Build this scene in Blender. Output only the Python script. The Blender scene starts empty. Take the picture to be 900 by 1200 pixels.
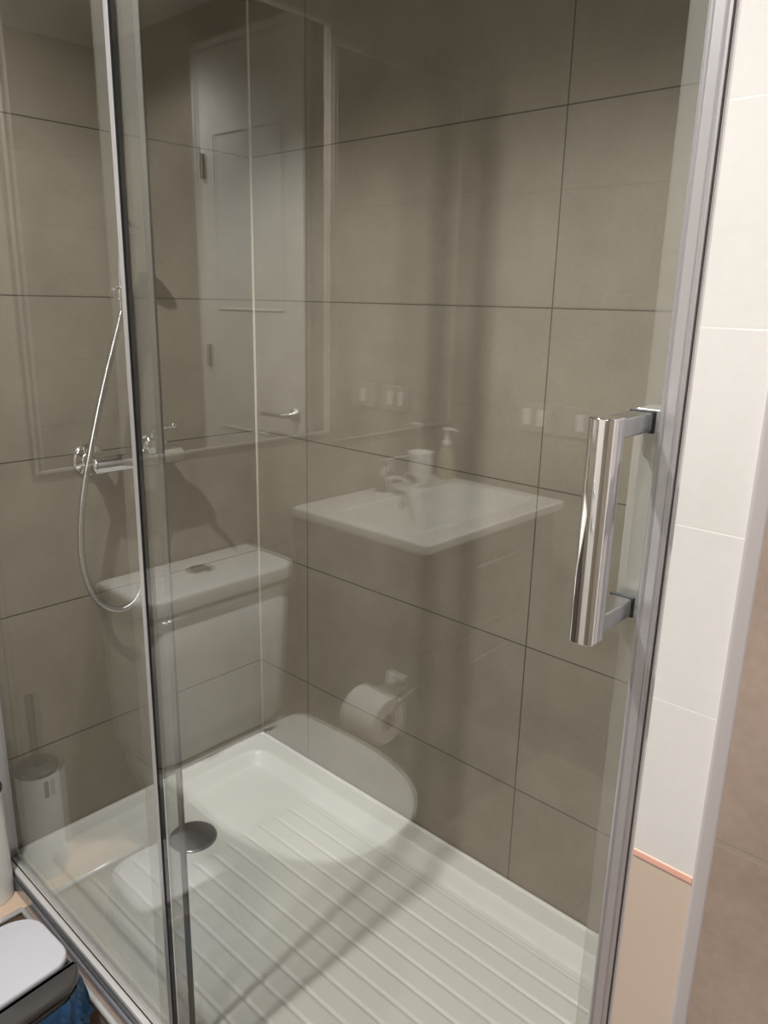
import bpy, bmesh, math
from mathutils import Vector, Matrix
sc = bpy.context.scene
COL = sc.collection
PI = math.pi
# ------------------------------------------------------------------ camera
yaw, pitch, roll, FPX = 0.7417, 0.2687, 0.0232, 901.38
cy, sy, cp, sp = math.cos(yaw), math.sin(yaw), math.cos(pitch), math.sin(pitch)
fwd = Vector((-sy*cp, cy*cp, -sp)); rt = Vector((cy, sy, 0)); up = rt.cross(fwd)
r2 = rt*math.cos(roll) + up*math.sin(roll); u2 = up*math.cos(roll) - rt*math.sin(roll)
cam = bpy.data.cameras.new('camera'); co = bpy.data.objects.new('camera', cam); COL.objects.link(co)
M = Matrix((r2, u2, -fwd)).transposed().to_4x4(); M.translation = Vector((1.460, -1.136, 1.3636))
co.matrix_world = M
cam.sensor_fit = 'VERTICAL'; cam.sensor_height = 36; cam.lens = 36*FPX/1200; cam.clip_start = 0.01
sc.camera = co
sc.view_settings.view_transform = 'Standard'; sc.view_settings.look = 'None'
sc.view_settings.gamma = 1; sc.view_settings.use_curve_mapping = False
sc.view_settings.exposure = 1.08
w = bpy.data.worlds.new('world'); sc.world = w; w.use_nodes = True
w.node_tree.nodes['Background'].inputs[0].default_value = (0.8, 0.85, 0.9, 1)
w.node_tree.nodes['Background'].inputs[1].default_value = 0.05
CEIL = 2.42
def spot(name, loc, power, size, blend, rad, col):
    l = bpy.data.lights.new(name, 'SPOT'); l.energy = power; l.spot_size = math.radians(size); l.spot_blend = blend
    l.shadow_soft_size = rad; l.color = col
    o = bpy.data.objects.new(name, l); COL.objects.link(o); o.location = loc
    return o
LCOL = (1.0, 0.972, 0.932)
spot('downlight_or_fill', (0.67, -1.20, CEIL-0.03), 50, 126, 0.45, 0.022, LCOL)
spot('downlight_or_fill', (1.45, -1.72, CEIL-0.03), 25, 140, 0.6, 0.10, (1.0, 0.97, 0.94))  # unseen fill lamp, added to brighten the white strip

# ------------------------------------------------------------------ materials
MATS = {}
def nodes_of(name):
    m = bpy.data.materials.new(name); m.use_nodes = True
    nt = m.node_tree; b = nt.nodes['Principled BSDF']
    MATS[name] = m
    return m, nt, b
def plain(name, col, rough=0.5, metal=0.0, spec=0.5, coat=0.0, var=0.0, vscale=20.0, bump=0.0):
    m, nt, b = nodes_of(name)
    b.inputs['Base Color'].default_value = (*col, 1); b.inputs['Roughness'].default_value = rough
    b.inputs['Metallic'].default_value = metal; b.inputs['Specular IOR Level'].default_value = spec
    b.inputs['Coat Weight'].default_value = coat
    if var or bump:
        tc = nt.nodes.new('ShaderNodeTexCoord'); n = nt.nodes.new('ShaderNodeTexNoise')
        n.inputs['Scale'].default_value = vscale; n.inputs['Detail'].default_value = 4
        nt.links.new(tc.outputs['Object'], n.inputs['Vector'])
        if var:
            mx = nt.nodes.new('ShaderNodeMix'); mx.data_type = 'RGBA'
            mx.inputs[6].default_value = (*[c*(1-var) for c in col], 1)
            mx.inputs[7].default_value = (*[min(1, c*(1+var)) for c in col], 1)
            nt.links.new(n.outputs['Fac'], mx.inputs[0]); nt.links.new(mx.outputs[2], b.inputs['Base Color'])
        if bump:
            bp = nt.nodes.new('ShaderNodeBump'); bp.inputs['Strength'].default_value = bump; bp.inputs['Distance'].default_value = 0.002
            nt.links.new(n.outputs['Fac'], bp.inputs['Height']); nt.links.new(bp.outputs['Normal'], b.inputs['Normal'])
    return m
def tile(name, col, col2, grout, axes, off=(0, 0), bw=0.6, bh=0.3, mortar=0.0024, rough=0.45, gap=0.0, mott=0.10):
    """tiles laid in world space; axes e.g. 'XZ'"""
    m, nt, b = nodes_of(name)
    g = nt.nodes.new('ShaderNodeNewGeometry'); s = nt.nodes.new('ShaderNodeSeparateXYZ'); c = nt.nodes.new('ShaderNodeCombineXYZ')
    nt.links.new(g.outputs['Position'], s.inputs[0])
    for i, a in enumerate(axes):
        ad = nt.nodes.new('ShaderNodeMath'); ad.operation = 'SUBTRACT'; ad.inputs[1].default_value = off[i]
        nt.links.new(s.outputs[a], ad.inputs[0]); nt.links.new(ad.outputs[0], c.inputs[i])
    br = nt.nodes.new('ShaderNodeTexBrick'); br.offset = gap; br.squash = 1
    nt.links.new(c.outputs[0], br.inputs['Vector'])
    br.inputs['Scale'].default_value = 1; br.inputs['Mortar Size'].default_value = mortar/2
    br.inputs['Mortar Smooth'].default_value = 0.1; br.inputs['Brick Width'].default_value = bw; br.inputs['Row Height'].default_value = bh
    br.inputs['Color1'].default_value = (0.42, 0.42, 0.42, 1); br.inputs['Color2'].default_value = (0.58, 0.58, 0.58, 1)
    br.inputs['Mortar'].default_value = (0, 0, 0, 1)
    n = nt.nodes.new('ShaderNodeTexNoise'); n.inputs['Scale'].default_value = 7; n.inputs['Detail'].default_value = 8; n.inputs['Roughness'].default_value = 0.62
    nt.links.new(g.outputs['Position'], n.inputs['Vector'])
    n2 = nt.nodes.new('ShaderNodeTexNoise'); n2.inputs['Scale'].default_value = 160; n2.inputs['Detail'].default_value = 3
    nt.links.new(g.outputs['Position'], n2.inputs['Vector'])
    a1 = nt.nodes.new('ShaderNodeMath'); a1.operation = 'MULTIPLY_ADD'; a1.inputs[1].default_value = 0.35
    nt.links.new(n2.outputs['Fac'], a1.inputs[0]); nt.links.new(n.outputs['Fac'], a1.inputs[2])
    mr = nt.nodes.new('ShaderNodeMapRange'); mr.inputs[1].default_value = 0.42; mr.inputs[2].default_value = 0.95
    nt.links.new(a1.outputs[0], mr.inputs[0])
    mx = nt.nodes.new('ShaderNodeMix'); mx.data_type = 'RGBA'
    mx.inputs[6].default_value = (*col, 1); mx.inputs[7].default_value = (*col2, 1)
    nt.links.new(mr.outputs[0], mx.inputs[0])
    m2 = nt.nodes.new('ShaderNodeMix'); m2.data_type = 'RGBA'; m2.inputs[7].default_value = (*grout, 1)
    nt.links.new(br.outputs['Fac'], m2.inputs[0]); nt.links.new(mx.outputs[2], m2.inputs[6])
    nt.links.new(m2.outputs[2], b.inputs['Base Color'])
    b.inputs['Roughness'].default_value = rough
    bp = nt.nodes.new('ShaderNodeBump'); bp.inputs['Strength'].default_value = 0.4; bp.inputs['Distance'].default_value = 0.001; bp.invert = True
    nt.links.new(br.outputs['Fac'], bp.inputs['Height']); nt.links.new(bp.outputs['Normal'], b.inputs['Normal'])
    return m
def glass(name, r0=0.095, tint=(0.985, 0.992, 0.982)):
    """thin pane: clear transmission plus an angle-dependent (Schlick) mirror reflection on each face"""
    m = bpy.data.materials.new(name); m.use_nodes = True; nt = m.node_tree; nt.nodes.clear()
    out = nt.nodes.new('ShaderNodeOutputMaterial'); mix = nt.nodes.new('ShaderNodeMixShader')
    tr = nt.nodes.new('ShaderNodeBsdfTransparent'); tr.inputs[0].default_value = (*tint, 1)
    gl = nt.nodes.new('ShaderNodeBsdfGlossy'); gl.inputs['Roughness'].default_value = 0.0
    g = nt.nodes.new('ShaderNodeNewGeometry')
    d = nt.nodes.new('ShaderNodeVectorMath'); d.operation = 'DOT_PRODUCT'
    nt.links.new(g.outputs['Incoming'], d.inputs[0]); nt.links.new(g.outputs['Normal'], d.inputs[1])
    def mt(op, a, bb=None, v=None):
        q = nt.nodes.new('ShaderNodeMath'); q.operation = op
        if isinstance(a, (int, float)): q.inputs[0].default_value = a
        else: nt.links.new(a, q.inputs[0])
        if bb is not None:
            if isinstance(bb, (int, float)): q.inputs[1].default_value = bb
            else: nt.links.new(bb, q.inputs[1])
        return q.outputs[0]
    ab = mt('ABSOLUTE', d.outputs['Value']); om = mt('SUBTRACT', 1.0, ab); pw = mt('POWER', om, 5.0)
    sc_ = mt('MULTIPLY', pw, 1-r0); f = mt('ADD', sc_, r0)
    nt.links.new(f, mix.inputs[0]); nt.links.new(tr.outputs[0], mix.inputs[1]); nt.links.new(gl.outputs[0], mix.inputs[2])
    nt.links.new(mix.outputs[0], out.inputs[0])
    return m
def sheer(name, col, fac):
    m = bpy.data.materials.new(name); m.use_nodes = True; nt = m.node_tree
    b = nt.nodes['Principled BSDF']; b.inputs['Base Color'].default_value = (*col, 1); b.inputs['Roughness'].default_value = 0.45
    out = nt.nodes['Material Output']; mix = nt.nodes.new('ShaderNodeMixShader'); tr = nt.nodes.new('ShaderNodeBsdfTransparent')
    mix.inputs[0].default_value = fac
    nt.links.new(tr.outputs[0], mix.inputs[1]); nt.links.new(b.outputs[0], mix.inputs[2]); nt.links.new(mix.outputs[0], out.inputs[0])
    return m
GC, GC2, GR = (0.245, 0.216, 0.174), (0.345, 0.307, 0.252), (0.08, 0.07, 0.058)
m_tback = tile('tile_greige_back', GC, GC2, GR, 'XZ', (0.18-0.6*3, 0.157-3.0))
m_tleft = tile('tile_greige_left', GC, GC2, GR, 'YZ', (-0.70-3.6, 0.157-3.0), bw=1.2)
m_trear = tile('tile_greige_rear', GC, GC2, GR, 'XZ', (0.1-3.0, 0.157-3.0))
m_tright = tile('tile_greige_right', GC, GC2, GR, 'YZ', (-0.9-3.0, 0.157-3.0))
BC, BC2 = (0.27, 0.205, 0.168), (0.40, 0.315, 0.265)
m_tbrown = tile('tile_brown_front', BC, BC2, (0.30, 0.25, 0.21), 'XZ', (0.9-3.0, 0.1565-3.0), mortar=0.004)
m_triser = tile('tile_brown_riser', BC, BC2, (0.30, 0.25, 0.21), 'XZ', (0.12-3.0, -0.12-3.0), mortar=0.003)
m_floor = tile('tile_floor', BC, BC2, (0.16, 0.13, 0.11), 'XY', (0.2-3.0, -0.7-3.0), bw=0.6, bh=0.6, mortar=0.004)
m_ledge = plain('ledge_beige', (0.62, 0.47, 0.35), 0.5, var=0.08, vscale=30)
m_white_tile = tile('tile_white_gloss', (0.64, 0.63, 0.61), (0.71, 0.695, 0.68), (0.78, 0.77, 0.76), 'XZ', (1.0-3, 1.0155-0.1126*20), bw=0.6, bh=0.1126, mortar=0.0011, rough=0.12)
m_beige_refl = plain('tile_beige_reflection', (0.56, 0.46, 0.385), 0.15, var=0.06, vscale=8)  # warm reflection in the glossy tile, painted as a beige base colour
m_pink_refl = plain('tile_pink_reflection', (0.78, 0.43, 0.34), 0.3)  # edge of the warm reflection, painted as pink colour
m_ceil = plain('ceiling_paint', (0.78, 0.77, 0.74), 0.9)
m_cer = plain('ceramic_white', (0.86, 0.86, 0.84), 0.12, coat=0.4)
m_tray = plain('tray_acrylic', (0.90, 0.905, 0.88), 0.28, coat=0.2, bump=0.05, vscale=400)
m_seal = plain('silicone_cream', (0.72, 0.68, 0.58), 0.5)
m_chrome = plain('chrome', (0.86, 0.86, 0.87), 0.05, metal=1.0)
m_chrome2 = plain('satin_chrome', (0.62, 0.62, 0.63), 0.22, metal=1.0)
m_chrome3 = plain('inner_chrome', (0.75, 0.74, 0.71), 0.25, metal=0.45)
m_alu = plain('aluminium_satin', (0.60, 0.59, 0.61), 0.36, metal=0.75)
m_alu_d = plain('aluminium_grey', (0.42, 0.41, 0.42), 0.42, metal=0.6)
m_alu_p = plain('trim_grey_paint', (0.42, 0.39, 0.39), 0.45)
m_black = plain('black_rubber', (0.015, 0.018, 0.022), 0.4)
m_glass = glass('shower_glass')
m_strip = sheer('clear_seal_strip', (0.42, 0.40, 0.36), 0.13)
m_strip2 = sheer('pale_seal_strip', (0.55, 0.53, 0.50), 0.22)
m_strip3 = sheer('grey_seal_strip', (0.30, 0.285, 0.26), 0.28)
m_stile = plain('stile_dull', (0.17, 0.16, 0.145), 0.5, metal=0.15)
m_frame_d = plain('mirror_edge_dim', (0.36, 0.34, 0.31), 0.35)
m_nose = plain('nosing_bright', (0.78, 0.77, 0.76), 0.3, metal=0.35)
m_rail = plain('rail_dark_chrome', (0.36, 0.38, 0.43), 0.12, metal=1.0)
m_mirror = plain('mirror_silver', (0.86, 0.88, 0.87), 0.0, metal=1.0)
m_frame_glint = plain('mirror_frame_glint', (0.85, 0.76, 0.70), 0.35)  # bright reflection along the mirror edge, put into the frame colour
m_door = plain('door_white_paint', (0.80, 0.78, 0.74), 0.4)
m_drain = plain('drain_steel', (0.30, 0.30, 0.30), 0.25, metal=0.9)
m_dark = plain('dark_grey_plastic', (0.055, 0.052, 0.052), 0.22, coat=0.3)
m_lid = plain('light_grey_plastic', (0.55, 0.55, 0.60), 0.5)
m_bag = plain('blue_bag_plastic', (0.02, 0.09, 0.22), 0.3, var=0.3, vscale=60, bump=0.6)
m_paper = plain('tissue_paper', (0.86, 0.84, 0.81), 0.95, bump=0.2, vscale=300)
m_card = plain('cardboard', (0.36, 0.26, 0.18), 0.9)
m_vanity = plain('vanity_taupe', (0.12, 0.105, 0.09), 0.5, var=0.05)
m_plate = plain('switch_plate_grey', (0.36, 0.33, 0.29), 0.4)
m_switch = plain('switch_white', (0.85, 0.84, 0.80), 0.35)
m_bristle = plain('dark_plastic_lid', (0.04, 0.037, 0.034), 0.5)
m_soap = sheer('soap_amber', (0.62, 0.50, 0.36), 0.7)
def emis(name, col, s):
    m = bpy.data.materials.new(name); m.use_nodes = True; b = m.node_tree.nodes['Principled BSDF']
    b.inputs['Emission Color'].default_value = (*col, 1); b.inputs['Emission Strength'].default_value = s
    return m
m_lamp = emis('lamp_glow', (1, 0.96, 0.9), 14)

# ------------------------------------------------------------------ mesh helpers
def finish(name, bm, mat, parent=None, smooth=False, bevel=0.0, seg=3, kind=None, label=None, auto=True, subsurf=0):
    bmesh.ops.recalc_face_normals(bm, faces=bm.faces[:])
    me = bpy.data.meshes.new(name); bm.to_mesh(me); bm.free()
    o = bpy.data.objects.new(name, me); COL.objects.link(o)
    me.materials.append(mat)
    if parent: o.parent = parent
    if smooth:
        for p in me.polygons: p.use_smooth = True
    if bevel:
        md = o.modifiers.new('bevel', 'BEVEL'); md.width = bevel; md.segments = seg; md.limit_method = 'ANGLE'; md.angle_limit = math.radians(35)
        md.harden_normals = False
        for p in me.polygons: p.use_smooth = True
        wn = o.modifiers.new('wn', 'WEIGHTED_NORMAL'); wn.keep_sharp = True
    if subsurf:
        s = o.modifiers.new('sub', 'SUBSURF'); s.levels = subsurf; s.render_levels = subsurf
    if kind: o['kind'] = kind
    if label: o['label'] = label
    return o
def tag(o, label, cat, group=None):
    o['label'] = label; o['category'] = cat
    if group: o['group'] = group
    return o
def thing(name, loc, label, cat, group=None):
    o = bpy.data.objects.new(name, None); COL.objects.link(o); o.location = loc; o.empty_display_size = 0.05
    return tag(o, label, cat, group)
def box(bm, a, b):
    x0, y0, z0 = a; x1, y1, z1 = b
    v = [bm.verts.new(p) for p in ((x0,y0,z0),(x1,y0,z0),(x1,y1,z0),(x0,y1,z0),(x0,y0,z1),(x1,y0,z1),(x1,y1,z1),(x0,y1,z1))]
    for f in ((0,3,2,1),(4,5,6,7),(0,1,5,4),(1,2,6,5),(2,3,7,6),(3,0,4,7)): bm.faces.new([v[i] for i in f])
def mbox(name, a, b, mat, parent=None, org=(0,0,0), **k):
    bm = bmesh.new(); box(bm, [a[i]-org[i] for i in range(3)], [b[i]-org[i] for i in range(3)])
    return finish(name, bm, mat, parent, **k)
def loft(bm, rings, cap0=True, cap1=True, closed=True):
    vr = [[bm.verts.new(p) for p in r] for r in rings]
    n = len(rings[0])
    for a, b in zip(vr, vr[1:]):
        for i in range(n if closed else n-1):
            j = (i+1) % n
            bm.faces.new((a[i], a[j], b[j], b[i]))
    if cap0: bm.faces.new(vr[0][::-1])
    if cap1: bm.faces.new(vr[-1])
    return vr
def lathe(bm, prof, n=40, axis='Z', c=(0,0,0), cap0=True, cap1=True):
    rings = []
    for r, h in prof:
        ring = []
        for i in range(n):
            a = 2*PI*i/n; p, q = r*math.cos(a), r*math.sin(a)
            v = {'Z': (p, q, h), 'Y': (p, h, q), 'X': (h, p, q)}[axis]
            ring.append((c[0]+v[0], c[1]+v[1], c[2]+v[2]))
        rings.append(ring)
    loft(bm, rings, cap0, cap1)
def tube(bm, pts, r, n=12, rfun=None):
    pts = [Vector(p) for p in pts]; rings = []; prev = None
    for i, p in enumerate(pts):
        t = (pts[min(i+1, len(pts)-1)] - pts[max(i-1, 0)]).normalized()
        if prev is None:
            a = Vector((0,0,1)) if abs(t.z) < 0.9 else Vector((1,0,0)); nrm = t.cross(a).normalized()
        else: nrm = (prev - t*prev.dot(t)).normalized()
        prev = nrm; bn = t.cross(nrm); rr = rfun(i) if rfun else r
        rings.append([p + nrm*rr*math.cos(2*PI*k/n) + bn*rr*math.sin(2*PI*k/n) for k in range(n)])
    loft(bm, rings)
def spline(P, n=12):
    P = [Vector(p) for p in P]; out = []
    Q = [P[0]*2-P[1]] + P + [P[-1]*2-P[-2]]
    for i in range(1, len(Q)-2):
        a, b, c, d = Q[i-1:i+3]
        for k in range(n):
            t = k/n
            out.append(0.5*((2*b)+(c-a)*t+(2*a-5*b+4*c-d)*t*t+(3*b-a-3*c+d)*t**3))
    out.append(P[-1]); return out
def rrect(x0, y0, x1, y1, r, n=8):
    rs = r if isinstance(r, (list, tuple)) else [r]*4
    cs = [(x1-rs[0], y0+rs[0], -PI/2, rs[0]), (x1-rs[1], y1-rs[1], 0, rs[1]), (x0+rs[2], y1-rs[2], PI/2, rs[2]), (x0+rs[3], y0+rs[3], PI, rs[3])]
    out = []
    for cx, cy_, a0, rr in cs:
        for k in range(n+1):
            a = a0 + PI/2*k/n; out.append((cx+rr*math.cos(a), cy_+rr*math.sin(a)))
    return out
def slab(bm, outline, z0, z1, edge=0.004):
    """outline extruded with softly rounded top and bottom edges"""
    cx = sum(p[0] for p in outline)/len(outline); cyy = sum(p[1] for p in outline)/len(outline)
    hx = max(abs(p[0]-cx) for p in outline); hy = max(abs(p[1]-cyy) for p in outline)
    def ins(d): return [(cx+(p[0]-cx)*(hx-d)/hx, cyy+(p[1]-cyy)*(hy-d)/hy) for p in outline]
    rings = []
    for k in range(5):
        a = PI/2*k/4; rings.append([(x, y, z0+edge*(1-math.sin(a))) for x, y in ins(edge*(1-math.cos(PI/2-a)) if False else edge*(1-math.sin(a)))][:] if False else [(x, y, z0+edge*(1-math.cos(a))) for x, y in ins(edge*(1-math.sin(a)))])
    for k in range(5):
        a = PI/2*k/4; rings.append([(x, y, z1-edge*(1-math.sin(a))) for x, y in ins(edge*(1-math.cos(a)))])
    # reorder the top: from side to the top edge
    top = [[(x, y, z1-edge+edge*math.sin(PI/2*k/4)) for x, y in ins(edge*(1-math.cos(PI/2*k/4)))] for k in range(5)]
    loft(bm, rings[:5] + top)

# ------------------------------------------------------------------ room shell
RX, RY = 2.15, -2.118
def S(name, a, b, mat, **k): return mbox(name, a, b, mat, kind='structure', **k)
S('floor', (-0.1, RY-0.1, -0.1), (RX+0.1, 0.1, 0.0), m_floor)
S('ceiling', (-0.1, RY-0.1, CEIL), (RX+0.1, 0.1, CEIL+0.1), m_ceil)
S('wall_left', (-0.1, RY-0.1, 0), (0, 0.1, CEIL), m_tleft)
S('wall_back', (0, 0, 0), (RX+0.1, 0.1, CEIL), m_tback)
S('wall_right', (RX, RY, 0), (RX+0.1, 0, CEIL), m_tright)
S('wall_rear', (0, RY-0.1, 0), (RX+0.1, RY, CEIL), m_trear)
# wall that closes the shower on the right: brown tiled pier, its white glossy strip and grey corner profile
S('wall_front', (1.3445, -0.71, 0), (RX, 0, CEIL), m_tbrown)
S('trim_1', (1.3325, -0.7045, 0), (1.3445, -0.2, CEIL), m_alu_p, bevel=0.003)
o = S('wall_strip', (1.2925, -0.70, 1.0165), (1.3325, -0.0, CEIL), m_white_tile)
S('wall_strip_lower', (1.2925, -0.70, 0), (1.3325, -0.0, 1.0145), m_beige_refl)
S('wall_strip_return', (1.2775, -0.668, 0), (1.2925, -0.0, CEIL), m_alu_p)
S('pink_reflection_edge', (1.2925, -0.7008, 1.0115), (1.3325, -0.68, 1.0170), m_pink_refl, bevel=0.001)  # thin strip carrying the painted pink edge of the reflection
# tiled platform under the tray, with its metal nosing
PZ = 0.207
S('step', (0.122, -0.688, 0), (1.2925, -0.0, PZ-0.002), m_triser)
S('ledge', (0, -0.885, 0), (0.122, 0, PZ), m_ledge)
def nosing(name, pts):
    bm = bmesh.new(); tube(bm, pts, 0.0055, 10)
    return finish(name, bm, m_nose, kind='structure', smooth=True)
nosing('trim_3', [(0.124, -0.689, PZ-0.003), (0.6, -0.689, PZ-0.003), (1.342, -0.689, PZ-0.003)])
nosing('trim_4', [(0.1215, -0.689, PZ-0.003), (0.1215, -0.80, PZ-0.003), (0.1215, -0.885, PZ-0.003)])
# cream silicone beads
def bead(name, pts, r=0.004):
    bm = bmesh.new(); tube(bm, pts, r, 8); return finish(name, bm, m_seal, kind='structure', smooth=True)
bead('trim_5', [(0.001, -0.001, 0.247), (0.001, -0.001, 1.2), (0.001, -0.001, CEIL)], 0.0032)

# ------------------------------------------------------------------ shower tray
def ss(t): t = max(0, min(1, t)); return t*t*(3-2*t)
TX, TY0, TY1 = 1.2765, -0.652, -0.0035
TOP = 0.246
tray = thing('shower_tray', (0.64, -0.33, PZ), 'white ribbed rectangular shower tray with a raised rim behind the glass', 'shower tray')
DX, DY, DR = 0.187, -0.345, 0.052
def trayh(x, y):
    x0, x1, y0, y1, r = 0.045, TX-0.045, TY0+0.04, TY1-0.045, 0.05
    qx = abs(x-(x0+x1)/2)-(x1-x0)/2+r; qy = abs(y-(y0+y1)/2)-(y1-y0)/2+r
    d = math.hypot(max(qx, 0), max(qy, 0)) + min(max(qx, qy), 0) - r
    h = TOP - 0.031*ss(-d/0.028)
    e = min(x-0.003, TX-x, TY1-y)
    if e < 0.008: h += 0.004*(1-ss(e/0.008))
    if -d > 0.03:
        xs = 0.262 if y > -0.445 else 0.15
        a = ss((x-xs+0.01)/0.04)*ss((TX-0.09-x)/0.02)*ss((-d-0.035)/0.01)
        t = ((y+0.009)/0.0425) % 1.0
        prof = 0.0036*min(ss(t/0.13), ss((1-t)/0.17)) + 0.0014*t
        h += a*prof
        dd = math.hypot(x-DX, y-DY)
        h -= 0.003*(1-ss((dd-DR)/0.05))
    return h
bm = bmesh.new()
xs = [0.003+(TX-0.003)*i/250 for i in range(251)]; ys = [TY0+(TY1-TY0)*j/300 for j in range(301)]
ox, oy, oz = 0.64, -0.33, PZ
grid = [[bm.verts.new((x-ox, y-oy, trayh(x, y)-oz)) for y in ys] for x in xs]
for i in range(250):
    for j in range(300): bm.faces.new((grid[i][j], grid[i+1][j], grid[i+1][j+1], grid[i][j+1]))
border = [grid[i][0] for i in range(251)] + [grid[250][j] for j in range(1, 301)] + [grid[i][300] for i in range(249, -1, -1)] + [grid[0][j] for j in range(299, 0, -1)]
low = [bm.verts.new((v.co.x, v.co.y, 0.0005)) for v in border]
for i in range(len(border)):
    j = (i+1) % len(border); bm.faces.new((border[j], border[i], low[i], low[j]))
bm.faces.new(low)
finish('basin', bm, m_tray, tray, smooth=True)
bm = bmesh.new(); lathe(bm, [(0.001, 0.004), (DR*0.9, 0.0045), (DR*0.97, 0.0035), (DR, 0.001), (DR, -0.002)], 56, c=(DX-ox, DY-oy, 0.2125-oz))
dr = finish('drain_cover', bm, m_drain, tray, smooth=True, label='round grey metal drain cover')

# ------------------------------------------------------------------ glass front
GY = -0.659
GZ0, GZ1 = 0.247, 2.12
rail = thing('bottom_rail', (0.64, GY, PZ), 'polished metal rail along the foot of the shower glass', 'rail')
bm = bmesh.new(); box(bm, (-0.638, -0.021, 0.0005), (0.637, -0.0075, 0.0285)); finish('rail_channel', bm, m_rail, rail, bevel=0.0015)
bm = bmesh.new(); box(bm, (-0.638, -0.0145, 0.0285), (0.637, -0.0045, 0.0385)); finish('rail_cover', bm, m_nose, rail, bevel=0.002)
bm = bmesh.new(); box(bm, (-0.638, -0.0035, 0.0403), (0.637, 0.0035, 0.0398)); box(bm, (-0.638, 0.004, 0.041), (0.637, 0.008, 0.052)); finish('rail_lip', bm, m_nose, rail, bevel=0.0008)

fix = thing('fixed_glass_panel', (0.31, GY, GZ0), 'clear fixed glass pane left of the black and silver upright', 'glass panel')
F = lambda n, a, b, mat, **k: mbox(n, a, b, mat, fix, org=(0.31, GY, GZ0), **k)
F('pane', (0.012, GY-0.003, GZ0+0.003), (0.6065, GY+0.003, GZ1-0.005), m_glass, label='clear glass')
F('wall_profile', (0.0015, GY-0.012, GZ0+0.001), (0.015, GY+0.012, GZ1), m_alu, bevel=0.0015, label='slim silver wall profile')
F('edge_seal', (0.566, GY+0.0035, GZ0+0.006), (0.606, GY+0.006, GZ1-0.006), m_strip, label='sheer seal strip beside the upright')
F('upright', (0.6070, GY-0.005, GZ0+0.001), (0.6160, GY+0.004, GZ1), m_alu, bevel=0.001, label='silver aluminium upright')

door = thing('sliding_shower_door', (0.95, GY, GZ0), 'clear sliding glass shower door with a tall chrome handle', 'shower door')
Dd = lambda n, a, b, mat, par=None, **k: mbox(n, a, b, mat, par or door, org=(0.95, GY, GZ0) if par is None else (0, 0, 0), **k)
Dd('pane', (0.620, GY-0.003, GZ0+0.003), (1.262, GY+0.003, GZ1-0.005), m_glass, label='clear glass')
Dd('black_seal', (0.6163, GY-0.0045, GZ0+0.002), (0.6175, GY+0.004, GZ1-0.002), m_black, bevel=0.0004, label='black rubber seal strip')
Dd('stile_strip', (0.6205, GY+0.0035, GZ0+0.004), (0.6512, GY+0.005, GZ1-0.004), m_strip3, label='sheer grey strip next to the black seal')
Dd('door_stile', (0.6515, GY+0.0032, GZ0+0.002), (0.6630, GY+0.007, GZ1-0.002), m_stile, bevel=0.001, label='narrow grey stile')
Dd('clear_seal', (1.2462, GY+0.0035, GZ0+0.006), (1.2618, GY+0.006, GZ1-0.006), m_strip2, label='sheer seal strip at the closing edge')
# closing profile with fine grooves along it
bm = bmesh.new()
x0 = 1.2620-0.95
prof = [(0, -0.008), (0.0022, -0.010), (0.0030, -0.0085), (0.0042, -0.0085), (0.0050, -0.0105), (0.0105, -0.0115), (0.0112, -0.010), (0.0122, -0.010), (0.0132, -0.0115), (0.0146, -0.011), (0.0146, 0.012), (0, 0.010)]
loft(bm, [[(x0+a, b, 0.001) for a, b in prof], [(x0+a, b, GZ1-GZ0) for a, b in prof]])
finish('closing_profile', bm, m_alu, door, label='grooved silver profile on the closing edge')
# handle: two square-ended D bars joined through the glass by two posts
HX = 1.249
def hbox(name, a, b, mat, bev=0.003, lab=None, seg=4):
    return mbox(name, a, b, mat, door, org=(0.95, GY, GZ0), bevel=bev, seg=seg, label=lab)
def hbar(name, ya, yb, lab, mm=None):
    bm = bmesh.new(); z0, z1 = 1.156, 1.300
    sgn = 1 if yb > ya else -1
    # cross-section: flat inside, rounded outside
    sec = [(-0.0085, yb), (0.0085, yb), (0.0085, ya+sgn*0.004), (0.0065, ya+sgn*0.0015), (0.003, ya), (-0.0045, ya), (-0.0075, ya+sgn*0.002), (-0.0085, ya+sgn*0.005)]
    if sgn < 0: sec = sec[::-1]
    loft(bm, [[(HX+x-0.95, y-GY, z-GZ0) for x, y in sec] for z in (z0, z1)])
    return finish(name, bm, mm or m_chrome, door, bevel=0.0012, seg=3, label=lab)
hbar('handle_bar', -0.722, -0.704, 'chrome outer handle bar'); hbar('handle_bar', -0.630, -0.6555, 'chrome inner handle bar', m_chrome3)
for z in (1.1605, 1.2865):
    hbox('handle_post', (HX-0.0078, -0.7045, z), (HX+0.0078, GY-0.0032, z+0.0125), m_chrome2, 0.0015)
    hbox('gasket', (HX-0.0088, GY-0.0052, z-0.001), (HX+0.0088, GY-0.0031, z+0.0135), m_black, 0.0006)

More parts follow.
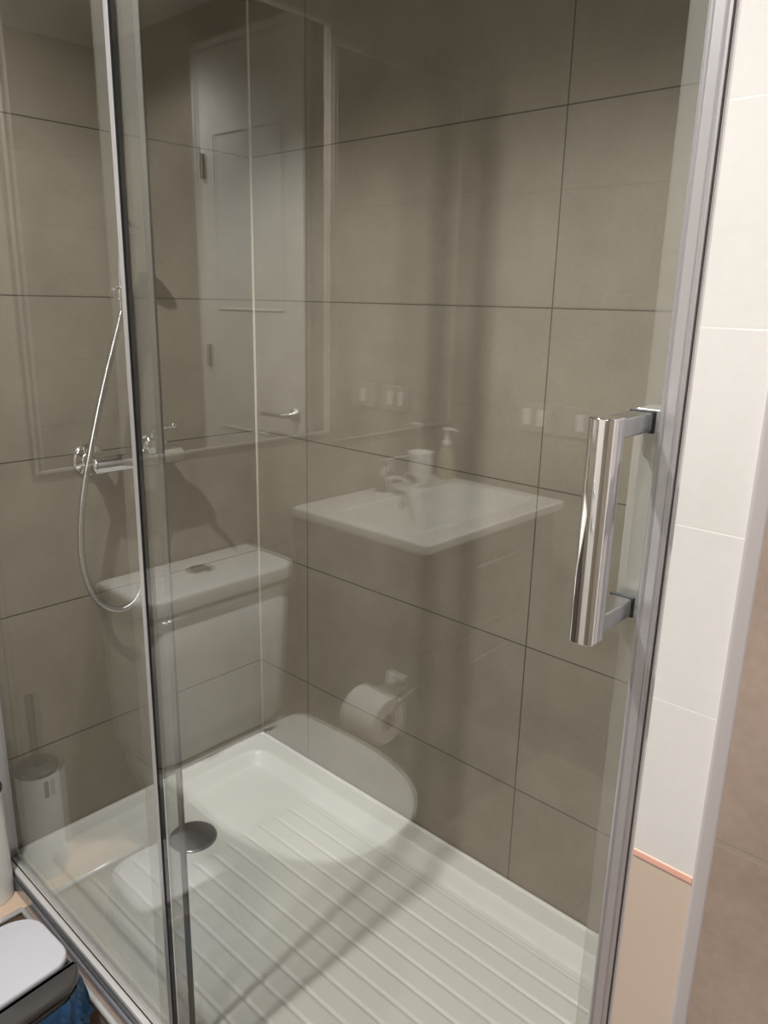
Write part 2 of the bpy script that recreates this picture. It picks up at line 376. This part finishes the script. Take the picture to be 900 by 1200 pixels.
# ------------------------------------------------------------------ shower mixer on the left wall
MZ = 1.043
mix = thing('shower_mixer', (0.0, -0.35, MZ), 'chrome wall mixer with coiled metal hose on the left tiled wall', 'shower mixer')
def mo(p): return (p[0], p[1]+0.35, p[2]-MZ)
for y in (-0.425, -0.275):
    bm = bmesh.new(); lathe(bm, [(0.034, 0.0005), (0.034, 0.004), (0.030, 0.010), (0.019, 0.013), (0.015, 0.018), (0.015, 0.045)], 40, 'X', mo((0, y, MZ)))
    finish('wall_flange', bm, m_chrome, mix, smooth=True)
    bm = bmesh.new(); lathe(bm, [(0.018, 0.018), (0.019, 0.020), (0.019, 0.036), (0.018, 0.038)], 6, 'X', mo((0, y, MZ)))
    finish('union_nut', bm, m_chrome, mix)
bm = bmesh.new(); lathe(bm, [(0.006, -0.452), (0.017, -0.450), (0.020, -0.444), (0.020, -0.256), (0.017, -0.250), (0.006, -0.248)], 36, 'Y', (0.062, 0.35, 0))
finish('body', bm, m_chrome, mix, smooth=True)
bm = bmesh.new(); lathe(bm, [(0.024, MZ+0.012), (0.025, MZ+0.03), (0.023, MZ+0.042), (0.014, MZ+0.050), (0.001, MZ+0.052)], 36, 'Z', (0.062, 0.03, -MZ))
finish('cartridge_dome', bm, m_chrome, mix, smooth=True)
bm = bmesh.new(); tube(bm, spline([mo((0.062, -0.320, MZ+0.050)), mo((0.085, -0.319, MZ+0.062)), mo((0.12, -0.315, MZ+0.070)), mo((0.145, -0.312, MZ+0.076))], 6), 0.0055, 12)
finish('lever', bm, m_chrome, mix, smooth=True)
bm = bmesh.new(); lathe(bm, [(0.009, MZ-0.045), (0.011, MZ-0.043), (0.011, MZ-0.030), (0.014, MZ-0.026), (0.014, MZ-0.015)], 24, 'Z', (0.062, 0.0, -MZ))
finish('outlet', bm, m_chrome, mix, smooth=True)
# handset on its bracket, and hose
BK = (0.0, -0.335, 1.365)
bm = bmesh.new(); lathe(bm, [(0.014, 0.0005), (0.014, 0.005), (0.008, 0.009), (0.008, 0.024)], 28, 'X', mo(BK)); tube(bm, [mo((0.018, -0.336, 1.365)), mo((0.032, -0.343, 1.365)), mo((0.042, -0.350, 1.365))], 0.008, 12); lathe(bm, [(0.0115, -0.014), (0.013, -0.011), (0.013, 0.011), (0.0115, 0.014)], 24, 'Z', mo((0.046, -0.353, BK[2])))
finish('bracket', bm, m_chrome, mix, smooth=True)
hs = [(0.046, -0.354, 1.335), (0.046, -0.353, 1.37), (0.048, -0.352, 1.41), (0.053, -0.351, 1.445), (0.063, -0.349, 1.470)]
bm = bmesh.new(); tube(bm, spline([mo(p) for p in hs], 8), 0.011, 16, rfun=lambda i: 0.0082+0.002*math.sin(i/32*PI))
hset = finish('handset', bm, m_chrome, mix, smooth=True)
bm = bmesh.new(); lathe(bm, [(0.010, 0.022), (0.016, 0.018), (0.0225, 0.008), (0.0235, 0.0), (0.022, -0.003), (0.001, -0.004)], 36)
bmesh.ops.transform(bm, matrix=Matrix.Translation(mo((0.072, -0.348, 1.472))) @ Matrix.Rotation(math.radians(-30), 4, 'Y'), verts=bm.verts)
finish('spray_head', bm, m_chrome, mix, smooth=True)
hp = [(0.046, -0.354, 1.335), (0.052, -0.374, 1.285), (0.060, -0.396, 1.235), (0.064, -0.423, 1.16), (0.068, -0.452, 1.07), (0.066, -0.474, 0.98), (0.06, -0.482, 0.89), (0.056, -0.476, 0.82), (0.054, -0.455, 0.765), (0.054, -0.425, 0.737), (0.055, -0.393, 0.731), (0.057, -0.366, 0.75), (0.06, -0.353, 0.80), (0.062, -0.35, 0.90), (0.062, -0.35, MZ-0.04)]
path = spline([mo(p) for p in hp], 14)
# resample evenly so each coil of the metal hose is a ridge
L = [0.0]
for a, b in zip(path, path[1:]): L.append(L[-1]+(b-a).length)
N = int(L[-1]/0.0016); rs = []; k = 0
for i in range(N+1):
    s = L[-1]*i/N
    while k < len(L)-2 and L[k+1] < s: k += 1
    rs.append(path[k].lerp(path[k+1], (s-L[k])/max(1e-9, L[k+1]-L[k])))
bm = bmesh.new(); tube(bm, rs, 0.006, 10, rfun=lambda i: 0.0068 if i % 3 else 0.0050)
finish('hose', bm, m_chrome2, mix, smooth=True, label='ribbed silver hose')

# ------------------------------------------------------------------ toilet
TCY = -1.083
wc = thing('toilet', (0.0, TCY, 0.0), 'white close-coupled toilet with closed lid against the left wall', 'toilet')
def dshape(x0, x1, hw, y=0, n=40, p=2.3):
    """D outline: squared at x0, rounded nose at x1"""
    out = []; xm = x0+(x1-x0)*0.40
    for i in range(n+1):
        a = -PI/2+PI*i/n; c, s = math.cos(a), math.sin(a)
        out.append((xm+(x1-xm)*abs(c)**(2/p), y+hw*math.copysign(abs(s)**(2/p), s)))
    rr = min(0.035, hw*0.4)
    for k in range(7):
        a = PI/2+PI/2*k/6; out.append((x0+rr+rr*math.cos(a), y+hw*0.96-rr+rr*math.sin(a)))
    for k in range(7):
        a = PI+PI/2*k/6; out.append((x0+rr+rr*math.cos(a), y-hw*0.96+rr+rr*math.sin(a)))
    return out
bm = bmesh.new()
lv = [(0.0, 0.12, 0.50, 0.115), (0.012, 0.115, 0.512, 0.122), (0.10, 0.10, 0.505, 0.115), (0.20, 0.06, 0.53, 0.125), (0.28, 0.02, 0.58, 0.150), (0.34, 0.012, 0.622, 0.172), (0.37, 0.010, 0.634, 0.179), (0.384, 0.014, 0.632, 0.177)]
loft(bm, [[(x, y, z) for x, y in dshape(a, b, h)] for z, a, b, h in lv])
finish('bowl', bm, m_cer, wc, smooth=True)
bm = bmesh.new(); slab(bm, dshape(0.212, 0.660, 0.190, p=2.45), 0.385, 0.398, 0.004); finish('seat', bm, m_cer, wc, smooth=True)
bm = bmesh.new(); slab(bm, dshape(0.205, 0.668, 0.194, p=2.45), 0.3985, 0.414, 0.005); finish('lid', bm, m_cer, wc, smooth=True)
bm = bmesh.new()
CW = 0.192
cl = [(0.386, 0.012, 0.150, CW-0.035), (0.395, 0.006, 0.165, CW-0.022), (0.42, 0.004, 0.176, CW-0.012), (0.60, 0.004, 0.184, CW-0.006), (0.748, 0.004, 0.188, CW-0.004)]
loft(bm, [[(x, y, z) for x, y in rrect(a, -h, b, h, [0.045, 0.045, 0.008, 0.008])] for z, a, b, h in cl])
finish('cistern', bm, m_cer, wc, smooth=True)
bm = bmesh.new(); slab(bm, rrect(0.004, -CW-0.004, 0.200, CW+0.004, [0.05, 0.05, 0.012, 0.012]), 0.7485, 0.786, 0.009)
ld = finish('cistern_lid', bm, m_cer, wc, smooth=True)
bm = bmesh.new(); lathe(bm, [(0.027, 0.786), (0.027, 0.7885), (0.024, 0.790), (0.001, 0.790)], 40, c=(0.094, 0.0, 0)); fb = finish('flush_button', bm, m_chrome2, wc, smooth=True)
bm = bmesh.new(); lathe(bm, [(0.020, 0.7901), (0.019, 0.792), (0.001, 0.7925)], 32, c=(0.094, 0.0, 0)); finish('button_plate', bm, m_chrome, fb, smooth=True)
for s in (-1, 1):
    bm = bmesh.new(); lathe(bm, [(0.009, -0.02), (0.010, -0.018), (0.010, 0.018), (0.009, 0.02)], 20, 'Y', (0.222, s*0.075, 0.408)); finish('hinge', bm, m_chrome, wc, smooth=True)

# ------------------------------------------------------------------ toilet brush on the ledge beside the glass
br = thing('toilet_brush', (0.0455, -0.718, PZ), 'white cylindrical toilet brush holder on the ledge beside the glass', 'toilet brush')
bm = bmesh.new(); lathe(bm, [(0.041, 0.0005), (0.042, 0.004), (0.042, 0.232), (0.0405, 0.236)], 44); finish('holder', bm, m_cer, br, smooth=False)
bm = bmesh.new(); lathe(bm, [(0.0425, 0.236), (0.0425, 0.241), (0.041, 0.2435), (0.012, 0.2445)], 44); finish('lid', bm, m_bristle, br, smooth=True)
bm = bmesh.new(); lathe(bm, [(0.010, 0.2445), (0.0075, 0.26), (0.0075, 0.33), (0.0085, 0.39), (0.008, 0.397), (0.002, 0.400)], 20); finish('handle', bm, m_bristle, br, smooth=True)
bm = bmesh.new(); box(bm, (0.0360, -0.004, 0.190), (0.0430, 0.005, 0.226)); finish('notch', bm, m_bristle, br, bevel=0.001)

# ------------------------------------------------------------------ waste bin at the foot of the step
bn = thing('waste_bin', (0.374, -0.822, 0.0), 'dark grey waste bin with pale grey lid in front of the step', 'waste bin')
def ring(hx, hy, z, r, cxx=0, cyy=0, t=0.0):
    return [(cxx+x, cyy+y, z+t*(x)) for x, y in rrect(-hx, -hy, hx, hy, r)]
bm = bmesh.new()
loft(bm, [ring(0.07, 0.07, 0.0, 0.04), ring(0.075, 0.075, 0.01, 0.045), ring(0.094, 0.094, 0.265, 0.055), ring(0.098, 0.098, 0.275, 0.058), ring(0.098, 0.098, 0.283, 0.058), ring(0.092, 0.092, 0.286, 0.052), ring(0.085, 0.085, 0.278, 0.05), ring(0.082, 0.082, 0.19, 0.045)], True, True)
finish('body', bm, m_dark, bn, smooth=True)
bm = bmesh.new()
N = 96
rings = []
for k in range(9):
    z = 0.280 - 0.085*k/8 
    rr = []
    base = rrect(-0.0985, -0.0985, 0.0985, 0.0985, 0.058, 24)
    for i, (x, y) in enumerate(base):
        wv = 0.004*math.sin(i*0.9+k*0.8)+0.003*math.sin(i*2.3+k*1.7)
        q = 1+ (0.012 + wv*1.6)*(1 if k else 0.4)/0.115*(0.4+0.6*k/8)
        zz = z + 0.006*math.sin(i*0.45)*(k/8)
        rr.append((x*q, y*q, zz))
    rings.append(rr)
loft(bm, rings, False, False)
finish('bag', bm, m_bag, bn, smooth=True, label='crumpled blue bin bag folded over the rim')
bn.rotation_euler = (0, 0, math.radians(4)); bn.scale = (1, 1, 1.07)
bm = bmesh.new()
out = rrect(-0.098, -0.098, 0.052, 0.098, [0.012, 0.030, 0.055, 0.055])
slab(bm, out, 0.290, 0.302, 0.004)
for v in bm.verts: v.co.z += 0.010*(1-((v.co.x+0.03)/0.09)**2) 
finish('lid', bm, m_lid, bn, smooth=True, label='pale grey lid')
bm = bmesh.new()
out = rrect(0.054, -0.0975, 0.100, 0.0975, [0.045, 0.045, 0.008, 0.008])
slab(bm, out, 0.2875, 0.302, 0.006)
finish('lid_frame', bm, m_dark, bn, smooth=True)

# ------------------------------------------------------------------ vanity + basin
VY0, VY1 = -2.008, -1.422          # span along the left wall
vn = thing('vanity_cabinet', (0.0, (VY0+VY1)/2, 0.32), 'dark taupe cabinet hung on the left wall beneath the white washbasin', 'cabinet')
vy = (VY0+VY1)/2
V = lambda n, a, b, m, par=vn, **k: mbox(n, a, b, m, par, org=(0, vy, 0.32), **k)
bm = bmesh.new(); H0, H1 = VY0+0.012-vy, VY1-0.012-vy
for a, b in (((0.001, H0, 0), (0.415, H0+0.016, 0.502)), ((0.001, H1-0.016, 0), (0.415, H1, 0.502)), ((0.001, H0+0.016, 0), (0.415, H1-0.016, 0.016)), ((0.398, H0+0.016, 0.016), (0.415, H1-0.016, 0.502))): box(bm, a, b)
finish('carcass', bm, m_vanity, vn)
for i in range(2):
    z0 = 0.325+i*0.248
    d = V('drawer', (0.416, VY0+0.014, z0), (0.434, VY1-0.014, z0+0.243), m_vanity, bevel=0.002)
    bm = bmesh.new(); box(bm, (0.4345, -0.09, z0+0.17-0.32), (0.446, 0.09, z0+0.18-0.32)); finish('handle', bm, m_chrome2, d, bevel=0.002)
ba = thing('washbasin', (0.0, vy, 0.8235), 'white rectangular ceramic washbasin with a thin square rim on the left wall', 'washbasin')
bm = bmesh.new()
hw = (VY1-VY0)/2
def rr3(x0, y0, x1, y1, r, z): return [(x, y, z) for x, y in rrect(x0, y0, x1, y1, r, 6)]
rings = [rr3(0.12, -hw+0.07, 0.39, hw-0.07, 0.05, -0.115), rr3(0.095, -hw+0.03, 0.395, hw-0.03, 0.04, 0.0), rr3(0.001, -hw+0.004, 0.451, hw-0.004, 0.012, 0.001), rr3(0.001, -hw, 0.455, hw, 0.012, 0.006), rr3(0.001, -hw, 0.455, hw, 0.012, 0.023), rr3(0.004, -hw+0.003, 0.452, hw-0.003, 0.011, 0.0265),
         rr3(0.115, -hw+0.045, 0.392, hw-0.045, 0.03, 0.0265), rr3(0.119, -hw+0.049, 0.388, hw-0.049, 0.032, 0.0215), rr3(0.135, -hw+0.085, 0.372, hw-0.085, 0.05, -0.085), rr3(0.16, -hw+0.12, 0.35, hw-0.12, 0.05, -0.095)]
loft(bm, rings)
finish('basin', bm, m_cer, ba, smooth=False, bevel=0.003)
bm = bmesh.new(); lathe(bm, [(0.022, 0.0025), (0.022, 0.005), (0.018, 0.0055), (0.001, 0.0045)], 30, c=(0.24, 0, 0)); bmesh.ops.translate(bm, verts=bm.verts, vec=(0.02, 0, -0.097)); finish('waste_plug', bm, m_chrome, ba, smooth=True)
bm = bmesh.new(); lathe(bm, [(0.0115, 0.001), (0.011, 0.004), (0.007, 0.0042), (0.0065, 0.001)], 24, 'X', (0.1205, 0, 0.0)); finish('overflow_ring', bm, m_chrome2, ba, smooth=True)
fa = thing('basin_tap', (0.055, vy, 0.8505), 'chrome single-lever tap on the back edge of the washbasin', 'tap')
bm = bmesh.new(); lathe(bm, [(0.026, 0.0), (0.026, 0.004), (0.021, 0.010), (0.019, 0.055), (0.021, 0.075), (0.020, 0.088), (0.010, 0.095)], 32); finish('body', bm, m_chrome, fa, smooth=True)
bm = bmesh.new(); tube(bm, spline([(0.01, 0, 0.045), (0.05, 0, 0.056), (0.09, 0, 0.054), (0.118, 0, 0.040)], 8), 0.0125, 16); finish('spout', bm, m_chrome, fa, smooth=True)
bm = bmesh.new(); tube(bm, spline([(0.0, 0, 0.090), (0.03, 0.0, 0.104), (0.085, 0.0, 0.118)], 8), 0.008, 12, rfun=lambda i: 0.011-0.0003*i); finish('lever', bm, m_chrome, fa, smooth=True)
cup = thing('tumbler', (0.072, -1.318-0.53, 0.8505), 'white tumbler standing behind the basin tap', 'tumbler')
bm = bmesh.new(); lathe(bm, [(0.028, 0.0), (0.031, 0.003), (0.037, 0.095), (0.0375, 0.098), (0.0355, 0.098), (0.030, 0.008), (0.001, 0.006)], 40); finish('cup', bm, m_cer, cup, smooth=True)
bo = thing('soap_dispenser', (0.058, -1.318-0.665, 0.8505), 'amber soap dispenser in the rear corner of the washbasin', 'soap dispenser')
bm = bmesh.new(); lathe(bm, [(0.028, 0.0), (0.030, 0.004), (0.030, 0.050), (0.026, 0.075), (0.012, 0.090), (0.011, 0.098)], 32); finish('bottle', bm, m_soap, bo, smooth=True)
bm = bmesh.new(); lathe(bm, [(0.013, 0.096), (0.013, 0.112), (0.005, 0.114), (0.005, 0.142), (0.010, 0.143), (0.010, 0.152)], 24); tube(bm, [(0.0, 0, 0.148), (0.02, 0, 0.149), (0.04, 0, 0.145)], 0.004, 10); finish('pump', bm, m_cer, bo, smooth=True)

# ------------------------------------------------------------------ toilet paper on the cabinet's side
tp = thing('toilet_roll_holder', (0.36, VY1-0.012, 0.47), 'chrome flap toilet roll holder on the cabinet side by the toilet', 'toilet roll holder')
tp.location.y = VY1-0.0115
def to(x, y, z): return (x-0.36, y, z-0.47)
bm = bmesh.new(); box(bm, to(0.34, 0.0, 0.475), to(0.40, 0.006, 0.515)); finish('mount', bm, m_chrome, tp, bevel=0.0015)
bm = bmesh.new(); tube(bm, spline([to(0.425, 0.005, 0.495), to(0.427, 0.045, 0.485), to(0.427, 0.070, 0.465), to(0.424, 0.072, 0.430), to(0.40, 0.072, 0.428), to(0.30, 0.072, 0.428)], 8), 0.0035, 10); finish('arm', bm, m_chrome, tp, smooth=True)
bm = bmesh.new()
sec = [to(0, 0.010+0.066*math.sin(a), 0.424+0.066*math.cos(a)) for a in [0.2+0.9*k/8 for k in range(9)]]
loft(bm, [[(x-0.36, s[1]+0.0, s[2]+0.002*0) for s in sec] + [(x-0.36, s[1]+0.0015, s[2]+0.0015) for s in sec[::-1]] for x in (0.345, 0.405)])
finish('flap', bm, m_chrome2, tp)
ro = thing('toilet_roll', (0.36, VY1-0.0115+0.072, 0.428), 'white toilet paper roll hanging beside the toilet', 'toilet roll')
ro.location.z = 0.428
bm = bmesh.new(); R0, R1 = 0.0555, 0.021
lathe(bm, [(R1, -0.05), (R0-0.001, -0.05), (R0, -0.049), (R0, 0.049), (R0-0.001, 0.05), (R1, 0.05)], 48, 'X', cap0=False, cap1=False)
finish('paper', bm, m_paper, ro, smooth=False, bevel=0.0006)
bm = bmesh.new(); lathe(bm, [(R1, -0.05), (R1, 0.05), (R1-0.0015, 0.05), (R1-0.0015, -0.05), (R1, -0.05)], 32, 'X', cap0=False, cap1=False); finish('core', bm, m_card, ro, smooth=True)
bm = bmesh.new(); box(bm, (-0.049, -0.0572, -0.06), (0.049, -0.0562, 0.0)); 
bmesh.ops.translate(bm, verts=bm.verts, vec=(0, 0.0005, 0)); finish('loose_sheet', bm, m_paper, ro)

# ------------------------------------------------------------------ mirrors on the left wall
def mirror(name, y0, y1, z0, z1, fr, label, lit=None):
    t = thing(name, (0.0, (y0+y1)/2, z0), label, 'mirror'); oy_ = (y0+y1)/2
    q = lambda n, a, b, m, **k: mbox(n, a, b, m, t, org=(0, oy_, z0), **k)
    q('mirror_glass', (0.0015, y0+fr, z0+fr), (0.0055, y1-fr, z1-fr), m_mirror)
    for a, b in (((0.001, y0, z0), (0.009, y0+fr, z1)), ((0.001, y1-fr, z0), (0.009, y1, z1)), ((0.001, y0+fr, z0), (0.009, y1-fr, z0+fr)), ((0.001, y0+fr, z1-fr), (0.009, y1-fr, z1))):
        q('frame', a, b, lit if (lit and a[1] == y0 and b[2] == z1 and b[1] < y1) else m_frame_d, bevel=0.001)  # one upright takes the painted glint, the other sides stay darker
    return t
mirror('wall_mirror', -1.318-0.226, -1.318+0.528, 1.027, 1.970, 0.0065, 'tall thin-framed mirror on the left wall above the toilet', m_frame_glint)
mirror('vanity_mirror', RY+0.06, -1.318-0.246, 1.002, 1.935, 0.004, 'slim-edged mirror on the left wall above the washbasin')

# ------------------------------------------------------------------ rear wall: door, switches
dr1 = bpy.data.objects.new('door_1', None); COL.objects.link(dr1); dr1.location = (1.36, RY+0.002, 0.0); dr1['kind'] = 'structure'
q = lambda n, a, b, m, par=dr1, **k: mbox(n, a, b, m, par, org=(1.36, RY+0.002, 0.0), **k)
bm = bmesh.new()
def dp(x0, z0, x1, z1, y0=0.0, y1=0.035): box(bm, (x0-1.36, y0, z0), (x1-1.36, y1, z1))
X0, X1, ZT = 0.725, 1.322, 2.25
dp(X0, 0.008, X1, ZT, 0.0, 0.030)
q_ = finish('door_leaf', bm, m_door, dr1, bevel=0.001)
for z0, z1 in ((1.313, 1.96), (0.13, 0.846)):
    bm = bmesh.new()
    for a, b in (((X0+0.09, z0), (X1-0.10, z0+0.006)), ((X0+0.09, z1-0.006), (X1-0.10, z1)), ((X0+0.09, z0), (X0+0.096, z1)), ((X1-0.106, z0), (X1-0.10, z1))):
        box(bm, (a[0]-1.36, 0.0302, a[1]), (b[0]-1.36, 0.034, b[1]))
    finish('panel_moulding', bm, m_door, dr1, bevel=0.001)
for a, b in (((X0-0.03, 0, 0), (X0-0.004, 0, ZT+0.02)), ((X1+0.004, 0, 0), (X1+0.02, 0, ZT+0.02)), ((X0-0.004, 0, ZT+0.004), (X1+0.004, 0, ZT+0.03))):
    q('door_casing', (a[0], RY+0.002, a[2]), (b[0], RY+0.040, b[2]), m_door, bevel=0.002)
for z in (0.30, 1.127, 1.85):
    q('hinge', (X1-0.042, RY+0.033, z-0.045), (X1-0.026, RY+0.044, z+0.045), m_black, bevel=0.001)
bm = bmesh.new(); lathe(bm, [(0.026, 0.0302), (0.026, 0.037), (0.010, 0.040), (0.010, 0.075)], 30, 'Y', (0.758-1.36, 0, 0.937))
tube(bm, spline([(0.758-1.36, 0.072, 0.937), (0.77-1.36, 0.084, 0.937), (0.82-1.36, 0.084, 0.936), (0.895-1.36, 0.082, 0.934)], 8), 0.009, 12)
finish('door_handle', bm, m_chrome2, dr1, smooth=True)
for i, (x, n, lab) in enumerate(((0.275, 2, 'grey wall plate with two white switches'), (0.425, 1, 'grey wall plate with a single white switch'))):
    s = thing('light_switch', (x, RY, 1.047), lab, 'light switch', 'switch plates on the rear wall')
    bm = bmesh.new(); box(bm, (-0.060, 0.001, -0.042), (0.060, 0.009, 0.042)); finish('plate', bm, m_plate, s, bevel=0.003)
    for k in range(n):
        cx_ = 0 if n == 1 else (-0.024, 0.024)[k]
        bm = bmesh.new(); box(bm, (cx_-0.012, 0.0092, -0.023), (cx_+0.012, 0.0135, 0.023)); finish('rocker', bm, m_switch, s, bevel=0.0015)

# ------------------------------------------------------------------ ceiling downlight, and an added fill fixture near the door
for i, (x, y, lab) in enumerate(((0.67, -1.20, 'recessed round ceiling downlight above the toilet'), (1.45, -1.72, 'added ceiling fill light near the door, out of view'))):
    t = thing('downlight', (x, y, CEIL), lab, 'ceiling light', 'round ceiling downlights')
    bm = bmesh.new(); lathe(bm, [(0.045, -0.0005), (0.045, -0.004), (0.034, -0.006), (0.032, -0.001)], 40, cap0=False, cap1=False); finish('ring', bm, m_chrome2, t, smooth=True)
    bm = bmesh.new(); lathe(bm, [(0.031, -0.001), (0.030, -0.003), (0.001, -0.003)], 32); finish('lamp_face', bm, m_lamp, t, smooth=True)
